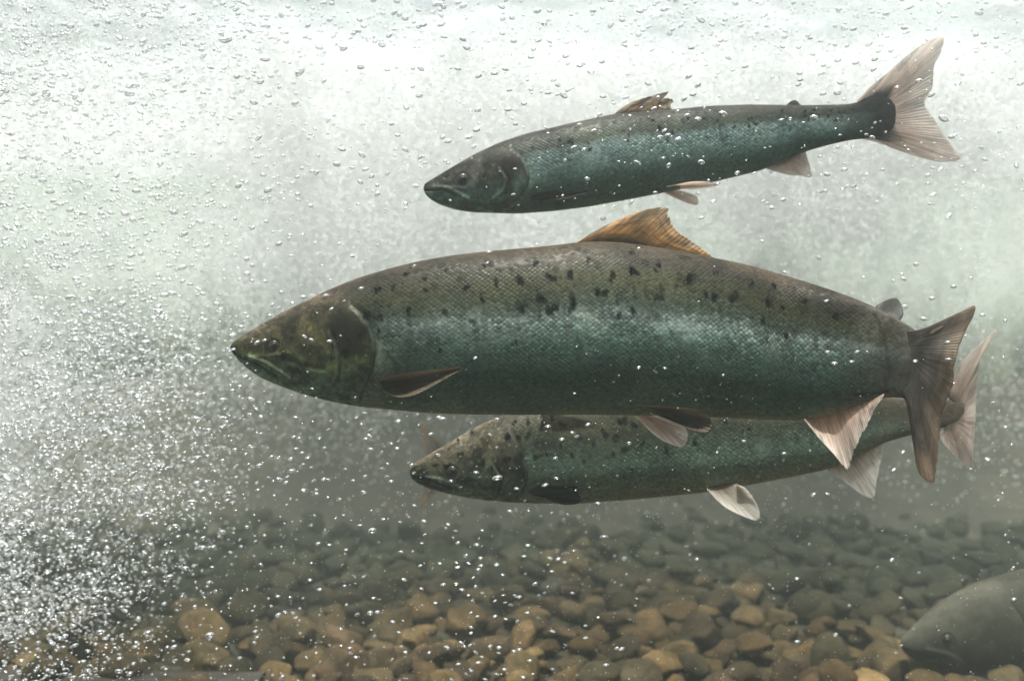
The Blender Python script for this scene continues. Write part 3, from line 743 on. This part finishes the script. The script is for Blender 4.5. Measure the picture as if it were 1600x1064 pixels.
# ---- lower salmon, half behind the big one
top = [(640, 733), (643, 727), (652, 720), (670, 710), (700, 692), (740, 668), (775, 652), (810, 640), (860, 630), (950, 618), (1050, 612), (1150, 610), (1250, 612), (1350, 618), (1420, 622), (1470, 624), (1500, 622), (1506, 628)]
bot = [(640, 740), (643, 748), (660, 760), (700, 771), (740, 779), (800, 785), (850, 786), (907, 786), (1000, 779), (1108, 768), (1150, 761), (1220, 748), (1293, 733), (1340, 712), (1379, 692), (1428, 678), (1475, 668), (1500, 662), (1506, 655)]
PAL_LOW = dict(
    body=[(0, (.17, .13, .11)), (.15, (.12, .10, .08)), (.3, (.10, .095, .055)), (.42, (.10, .11, .085)), (.5, (.20, .27, .22)), (.6, (.36, .52, .44)),
          (.70, (.36, .48, .38)), (.84, (.42, .44, .32)), (1, (.6, .52, .38))],
    head=[(0, (.17, .13, .10)), (.25, (.085, .07, .055)), (.45, (.07, .07, .052)), (.6, (.10, .13, .09)), (.78, (.22, .32, .24)), (1, (.36, .40, .30))],
    collar=.7, collar_c=(.26, .38, .30), blotch=(800, 715, 26, 30, .6), tail=(1300, 1470), tail_c=(.16, .12, .10))
spots = [(620+x/2.667, 620+y/2.667, r) for x, y, r in [(600, 115, 7), (545, 150, 7), (640, 80, 5), (680, 105, 5), (760, 150, 7), (848, 135, 9), (925, 85, 8), (975, 110, 8), (900, 170, 6), (935, 200, 6), (808, 190, 6), (878, 232, 6), (773, 255, 6), (720, 225, 5), (675, 190, 5), (612, 225, 6), (580, 240, 6), (520, 230, 5), (1000, 180, 6), (1110, 205, 6), (1225, 180, 6), (465, 160, 7), (545, 100, 5), (500, 155, 6),
         (275, 228, 5), (210, 280, 6), (360, 265, 6), (258, 178, 4), (315, 143, 4), (222, 215, 3), (455, 245, 6), (490, 100, 5), (960, 290, 4), (940, 320, 4), (1440, 120, 5), (1350, 100, 6)]]
S3 = Fish('salmon', 'olive-brown spotted salmon lowest of the three, its back behind the biggest fish', top, bot, lambda x: 1.37+0*np.asarray(x, float),
          [(0, .62), (.04, .68), (.15, .62), (.4, .56), (.75, .46), (.95, .25), (1, .12)],
          [(796, 668), (808, 688), (816, 706), (821, 726), (820, 745), (812, 762), (804, 774)], PAL_LOW,
          [(645, 746), (660, 746), (680, 750), (700, 758), (718, 765)],
          [([(668, 744), (690, 747), (712, 756), (731, 765)], .003, 3.5, .35), ([(765, 776), (790, 771), (806, 758)], .001, 2.5, .2), ([(770, 722), (780, 745), (774, 768)], .0016, 2.5, .12), ([(775, 722), (785, 745), (780, 766)], -.0014, 2.2, -.45), ([(680, 727), (684, 725)], -.002, 2.4, -.9)],
          spots, (709, 733, 8.5), 825, scale_n=136, sig=10, sheen=.5, tone=1.15)
S3.fin('pectoral_fin', [(824, 766), (826, 769), (832, 773)], [(823, 767), (845, 758), (875, 758), (905, 760), (907, 772), (908, 785), (882, 789), (852, 778)], mat_char, db=.078, dt=.12, thick=.003, jag=.05)
S3.fin('pelvic_fin', [(1104, 761), (1125, 758), (1150, 755)], [(1105, 765), (1130, 790), (1160, 806), (1183, 813), (1187, 800), (1178, 780), (1165, 763), (1152, 757)], mat_pale, bpow=1.5, db=.02, dt=.035, thick=.003, label='pale striped pelvic fin')
S3.fin('anal_fin', [(1290, 729), (1330, 711), (1382, 688)], [(1292, 733), (1325, 757), (1348, 773), (1366, 778), (1369, 760), (1375, 730), (1381, 690)], mat_pale, bpow=1.5, jag=.05, jmask=(.5, .95), thick=.003)
S3.fin('tail_fin', [(1480, 618), (1492, 634), (1490, 652), (1474, 672)], [(1482, 612), (1498, 572), (1520, 548), (1558, 513), (1546, 532), (1533, 552), (1528, 588), (1526, 633), (1523, 682), (1521, 712), (1518, 736), (1498, 718), (1471, 688), (1472, 674)], mat_tan, jag=.04, jfreq=34, jmask=(.35, .8), thick=.004, wav=.004)

# ---- dim salmon entering low on the right
top = [(1407, 1003), (1410, 996), (1424, 982), (1469, 941), (1525, 911), (1600, 889), (1700, 876), (1800, 874), (1900, 888), (1980, 910), (2020, 924), (2035, 945)]
bot = [(1407, 1008), (1410, 1016), (1424, 1028), (1460, 1042), (1520, 1051), (1600, 1055), (1700, 1055), (1800, 1046), (1900, 1020), (1980, 992), (2020, 984), (2035, 970)]
PAL_R = dict(body=[(0, (.20, .185, .15)), (.25, (.15, .14, .115)), (.5, (.09, .09, .078)), (.8, (.10, .105, .09)), (1, (.16, .15, .12))],
    head=[(0, (.20, .185, .15)), (.3, (.15, .15, .12)), (.5, (.11, .11, .09)), (.8, (.10, .10, .085)), (1, (.13, .13, .10))],
    collar=.1, collar_c=(.1, .12, .1), blotch=(1540, 975, 30, 30, .3), tail=(1950, 2030), tail_c=(.10, .095, .085))
S4 = Fish('salmon', 'dim grey salmon cut off by the lower right corner above the cobbles', top, bot, lambda x: 1.72+0*np.asarray(x, float),
          [(0, .62), (.05, .66), (.15, .62), (.4, .56), (.8, .4), (1, .10)],
          [(1560, 930), (1574, 955), (1580, 980), (1574, 1010), (1560, 1035)], PAL_R, [(1412, 1013), (1430, 1016), (1450, 1021), (1468, 1030)], [([(1440, 1008), (1470, 1014), (1490, 1026)], .003, 4, .1)],
          [], (1468, 990, 8), 1590, scale_n=110, sheen=.0, tone=.7)
S4.fin('tail_fin', [(2018, 932), (2024, 952), (2018, 976)], [(2018, 926), (2060, 895), (2095, 870), (2085, 915), (2078, 952), (2088, 990), (2098, 1035), (2062, 1010), (2018, 982)], mat_tail, thick=.005)
S4.fin('dorsal_fin', [(1720, 880), (1770, 880), (1815, 884)], [(1722, 876), (1752, 838), (1782, 822), (1800, 850), (1817, 880)], mat_tail, bpow=1.6, thick=.004)

# ---- faint fish far behind the lowest salmon's head: only its tail shows
top = [(960, 720), (950, 708), (900, 690), (830, 686), (760, 700), (710, 714), (690, 718)]
bot = [(960, 726), (950, 742), (900, 756), (830, 758), (760, 745), (710, 734), (690, 731)]
PAL_F = dict(body=[(0, (.16, .13, .10)), (.5, (.15, .17, .13)), (1, (.22, .22, .17))], head=[(0, (.14, .12, .10)), (1, (.2, .2, .16))],
    collar=.1, collar_c=(.2, .2, .16), blotch=(900, 720, 10, 10, .3), tail=(2000, 2100), tail_c=(.1, .1, .1))
def mirror(pts): return sorted([(1650-x, y) for x, y in pts])
class _F5: pass
S5 = Fish('salmon', 'faint distant salmon whose tan tail shows beyond the lowest salmon\'s snout', sorted(top), sorted(bot), lambda x: 2.05+0*np.asarray(x, float),
          [(0, .15), (.2, .4), (.5, .6), (.9, .6), (1, .5)], [(700, 690), (701, 725), (700, 760)], PAL_F, None, [], [], (935, 716, 4), 760, scale_n=120, sig=8, sheen=.3)
S5.fin('tail_fin', [(706, 716), (702, 724), (706, 733)], [(706, 712), (680, 682), (655, 660), (662, 690), (668, 724), (663, 760), (655, 792), (682, 768), (706, 737)], mat_tail, thick=.004)

# ------------------------------------------------------------------ bubbles
def zz(ox, oy, s, pts): return [(ox+x/s, oy+y/s) for x, y in pts]
marks = []
marks += [(*p, 1.15) for p in zz(500, 0, 2.667, [(480,20),(505,18),(310,55),(410,45),(355,78),(160,130),(258,188),(100,203),(288,150),(430,105),(503,105),(518,155),(595,165),(612,200),(420,287),(575,287),(662,317),(727,307),(772,290),(790,377),(413,400),(800,75),(807,172),(907,48),(935,95),(910,170),(955,172),(880,240),(1025,235),(1082,275),(1175,258),(1130,300),(990,355),(950,388),(990,395),(1035,377),(1015,398),(850,433),(785,458),(658,460),(815,518),(652,543),(620,573),(1138,48),(1213,105),(1260,85),(1333,47),(1435,40),(1505,107),(1465,125),(1270,190),(1385,208),(1548,200),(1538,320),(1575,355),(1555,395),(1518,412),(1180,403),(1275,407),(1165,480),(598,27),(757,30),(323,565),(298,517),(170,280),(92,623),(418,657),(135,700),(355,625),(70,685),(190,707),(535,590),(1082,523),(1142,547),(1058,615),(1435,545),(1450,566),(1492,583),(1575,497),(1530,482),(1393,455)])]
marks += [(*p, 1.05) for p in zz(1050, 40, 3.404, [(260,82),(103,120),(735,70),(90,270),(140,318),(390,218),(680,255),(682,290),(672,315),(112,367),(65,392),(880,360),(805,363),(895,307),(1080,180),(1072,235),(965,20),(1235,15),(582,503),(755,492),(33,607),(140,497),(220,935),(590,928),(825,793),(967,856),(795,885),(1065,597),(1315,295),(1380,370),(1507,583),(530,970)])]
marks += [(*p, .95) for p in zz(350, 370, 3.547, [(712,107),(565,328),(372,105),(305,40),(597,402),(485,572),(585,580),(185,588),(225,575),(50,625),(23,42),(120,780),(88,832),(440,335),(228,247),(158,160),(250,918),(397,1002),(780,977),(965,1025),(1192,1003),(1215,1010),(1393,672),(1470,88),(130,445),(117,425)])]
marks += [(*p, 1.0) for p in zz(1150, 400, 2.66, [(375,187),(380,400),(503,400),(480,440),(410,447),(745,437),(880,360),(883,430),(690,75),(750,36),(815,177),(780,262),(1025,245),(905,128),(697,96),(655,888),(1070,610),(1120,712),(695,815),(1045,845),(33,770),(200,822),(322,992),(380,988),(205,70),(345,8)])]
marks += [(*p, .85) for p in zz(450, 750, 2.667, [(65,43),(120,57),(527,107),(232,147),(397,163),(300,190),(467,175),(567,172),(668,185),(570,228),(700,212),(810,210),(173,270),(242,290),(558,263),(708,262),(787,270),(1000,272),(472,300),(803,325),(753,347),(633,347),(707,363),(793,373),(805,358),(870,353),(552,357),(895,395),(773,407),(983,317),(1092,325),(1127,329),(1153,343),(1100,381),(485,415),(648,436),(725,457),(810,470),(897,480),(1030,433),(1082,445),(1185,470),(132,456),(752,480),(770,505),(862,503),(905,510),(947,483),(965,487),(615,512),(763,552),(790,568),(863,567),(997,552),(908,578),(957,588),(373,550),(437,590),(462,634),(222,620),(1240,607),(1240,657),(1102,630),(763,614),(763,637),(722,677),(760,688),(843,692),(880,697),(877,720),(782,718),(942,713),(965,706),(258,700),(490,716),(588,718),(808,737),(792,760),(710,766),(1007,753),(903,788),(765,795),(743,808),(870,810),(822,830),(980,820),(682,830),(1102,788),(1370,700),(1325,770),(925,130),(1073,20),(952,37)])]
marks += [(*p, .95) for p in zz(620, 620, 2.667, [(418,93),(388,158),(172,243),(62,285),(330,315),(688,177),(732,150),(661,255),(618,368),(500,382),(190,92),(8,103),(142,155),(797,115)])]
marks += [(*p, .9) for p in zz(380, 600, 2.957, [(83,150),(243,155),(123,87),(394,213),(257,252),(353,252),(245,300),(273,318),(220,347),(298,343),(277,371),(40,293),(25,373),(131,338),(590,302),(585,238),(567,253),(712,296),(668,368),(666,428),(563,427),(509,447),(684,450),(394,442),(280,490),(340,506),(20,590),(353,948),(257,1040),(68,1018)])]
marks += [(*p, .85) for p in zz(1000, 750, 2.667, [(723,62),(783,57),(1257,60),(1125,95),(1253,128),(870,178),(770,240),(692,357),(471,382),(1172,388),(1215,268),(690,567),(708,632),(520,730),(813,758),(673,810)])]
marks = [m for m in marks if -5 < m[0] < 1605 and -5 < m[1] < 1070]
def bub_shape(seed, V):
    r = np.random.default_rng(seed)
    W = V*np.array([1, .85, r.uniform(.40, .60)])
    W[:, 2] *= np.where(W[:, 2] > 0, 1.15, .85)
    return W*(1+.22*(vnoise(V+seed*5.3, 1.1, 1)-.5)[:, None])
bprot = [bub_shape(s, IVs) for s in range(8)]
bme = [new_mesh('bubble', v, IFs, M_BUB) for v in bprot]
for i, (px, py, s_) in enumerate(marks[:298]):
    d = rng.uniform(.98, 1.06) if 330 < py < 820 else rng.uniform(1.0, 1.18)
    c = P(px, py, d); r = 5.1*s_*rng.uniform(.75, 1.12)*K*d
    o = bpy.data.objects.new('air_bubble', bme[i % 8]); col.objects.link(o)
    o.location = c; o.scale = (r,)*3; o.rotation_euler = (rng.normal(0, .15), rng.normal(0, .30)-.08, rng.uniform(-.3, .3))
    tag(o, 'small flattened air bubble glinting in the water', 'bubble', 'larger air bubbles rising round the salmon')

def swarm(name, label, C, Rr, V0, F0, mat, flat=.6, tilt=.35, smooth=True):
    n = len(C); a = rng.normal(0, tilt, n)-.1
    ca, sa = np.cos(a), np.sin(a)
    asp = rng.uniform(flat-.12, flat+.15, n)
    x = V0[None, :, 0]*Rr[:, None]*rng.uniform(.8, 1.25, n)[:, None]; y = V0[None, :, 1]*Rr[:, None]*.85; z = V0[None, :, 2]*(Rr*asp)[:, None]
    X = x*ca[:, None]+z*sa[:, None]; Z = -x*sa[:, None]+z*ca[:, None]
    W = np.stack([X, y, Z], -1)+C[:, None, :]
    F = F0[None]+(np.arange(n)*len(V0))[:, None, None]
    o = mesh_np(name, W.reshape(-1, 3), F.reshape(-1, 3), mat, smooth=smooth)
    tag(o, label, 'bubbles', kind='stuff'); return o

def sample(n, dens, dr):
    """n pixel positions with density dens(px, py) in 0..1 -> world points with depth in dr"""
    out = []
    while sum(map(len, out)) < n:
        m = 60000; px = rng.uniform(-150, 1750, m); py = rng.uniform(-120, 1150, m)
        k = rng.random(m) < dens(px, py); out.append(np.c_[px, py][k])
    p = np.vstack(out)[:n]; d = rng.uniform(*dr, n)
    return np.c_[(p[:, 0]-800)*K*d, d, (532-p[:, 1])*K*d], d
def G(px, py, cx, cy_, sx, sy): return np.exp(-((px-cx)/sx)**2-((py-cy_)/sy)**2)
def clump(px, py, s=.012, lo=.35, hi=.62, z=0):
    return sstep(lo, hi, vnoise(np.stack([px*s, py*s*1.3, 0*px+z], -1), 1., 3))
# dense left plume of bubbles
def d_left(px, py):
    edge = np.interp(py, [0, 200, 400, 600, 800, 950, 1064], [400, 330, 260, 260, 230, 170, 110])
    b = 1-sstep(-170, 190, px-edge)
    return np.clip(b, 0, 1)*(.35+.65*clump(px, py, .012))*(1+.9*sstep(300, 520, py))*.62
def d_top(px, py): return (1-sstep(20, 110, py))*(.3+.7*clump(px, py, .01, z=5))*np.where(px < 700, 1, .6)
def d_all(px, py):
    return np.clip(.95*d_left(px, py)+.33*d_top(px, py)+.07*(1-sstep(300, 700, px))+.05*(py < 330)+.02*(py > 650)*(px < 1000)+.008, 0, 1)
C, d = sample(17500, d_all, (.98, 1.5)); Rr = rng.lognormal(math.log(2.1), .48, len(C))*K*d
swarm('bubble_plume', 'dense plume of tiny glinting air bubbles filling the left side', C, np.clip(Rr, 0, .0055), IV2, IF2, M_BUB, .58)
# soft far bubbles
C, d = sample(24000, lambda px, py: np.clip(.8*d_left(px, py)*(py < 1000)+.25*G(px, py, 800, 150, 900, 260)*clump(px, py, .008, z=3), 0, 1), (1.5, 2.2))
swarm('bubble_haze', 'soft speckle of distant bubbles behind the plume', C, rng.uniform(.9, 2.2, len(C))*K*d, IV1, IF1, M_FOAM, .7)
# aerated white water
def d_foam(px, py):
    a = 1.3*G(px, py, 820, 110, 620, 230)+1.2*G(px, py, 1350, 110, 480, 240)+.55*G(px, py, 560, 60, 260, 160)+.6*G(px, py, 1300, 350, 420, 140)+.5*G(px, py, 560, 360, 300, 120)+.38*G(px, py, -60, 420, 230, 420)
    a += .22*G(px, py, 950, 500, 800, 190)
    hole = 1-.75*G(px, py, 300, 210, 150, 130)-.3*G(px, py, 1500, 420, 200, 120)
    return np.clip(a*hole*(.34+.82*clump(px, py, .0055, .34, .64, z=9)), 0, 1)**1.3
C, d = sample(520000, d_foam, (2.4, 4.1)); C[:, 2] = np.minimum(C[:, 2], TOP-.05-.1*rng.random(len(C)))
TV = np.array([(.94, 0, -.33), (-.47, .82, -.33), (-.47, -.82, -.33), (0, 0, 1)]); TF = np.array([(0, 1, 3), (1, 2, 3), (2, 0, 3), (0, 2, 1)])
OV = np.array([(1, 0, 0), (-1, 0, 0), (0, 1, 0), (0, -1, 0), (0, 0, 1), (0, 0, -1)], float)
OF = np.array([(0, 2, 4), (2, 1, 4), (1, 3, 4), (3, 0, 4), (2, 0, 5), (1, 2, 5), (3, 1, 5), (0, 3, 5)])
swarm('white_water', 'cloud of white aerated water churning behind the top salmon', C, rng.uniform(1.3, 2.4, len(C))*K*d, TV, TF, M_FOAM, .9)
# drifting specks
C, d = sample(5200, lambda px, py: np.clip(sstep(480, 700, py)*(.3+.7*clump(px, py, .01, z=12))*np.where(px > 1250, .5, 1)+.02, 0, 1), (.85, 1.6))
swarm('drifting_specks', 'fine pale specks drifting over the dark river bed', C, rng.lognormal(math.log(.62), .35, len(C))*K*d, OV, OF, mat_foam('speck', (.8, .8, .76)), .8)

# ------------------------------------------------------------------ murky water
a = NT('murky_water'); pv = a.n('VolumePrincipled')
pv.inputs['Color'].default_value = (.74, .81, .73, 1); pv.inputs['Density'].default_value = .078; pv.inputs['Anisotropy'].default_value = .15
a.l(pv.outputs[0], a.out.inputs['Volume'])
zt, zb = TOP+.9, BED-1.2; m_ = 1.
bx = np.array([(x, y, z) for x in (X0-m_, X1+m_) for y in (Y0-m_, Y1+m_) for z in (zb, zt)])
bf = np.array([(0, 1, 3, 2), (4, 6, 7, 5), (0, 4, 5, 1), (2, 3, 7, 6), (0, 2, 6, 4), (1, 5, 7, 3)])
tag(mesh_np('haze', bx, bf, a.m, smooth=False), 'pale green murk filling the whole channel', 'haze', kind='stuff')
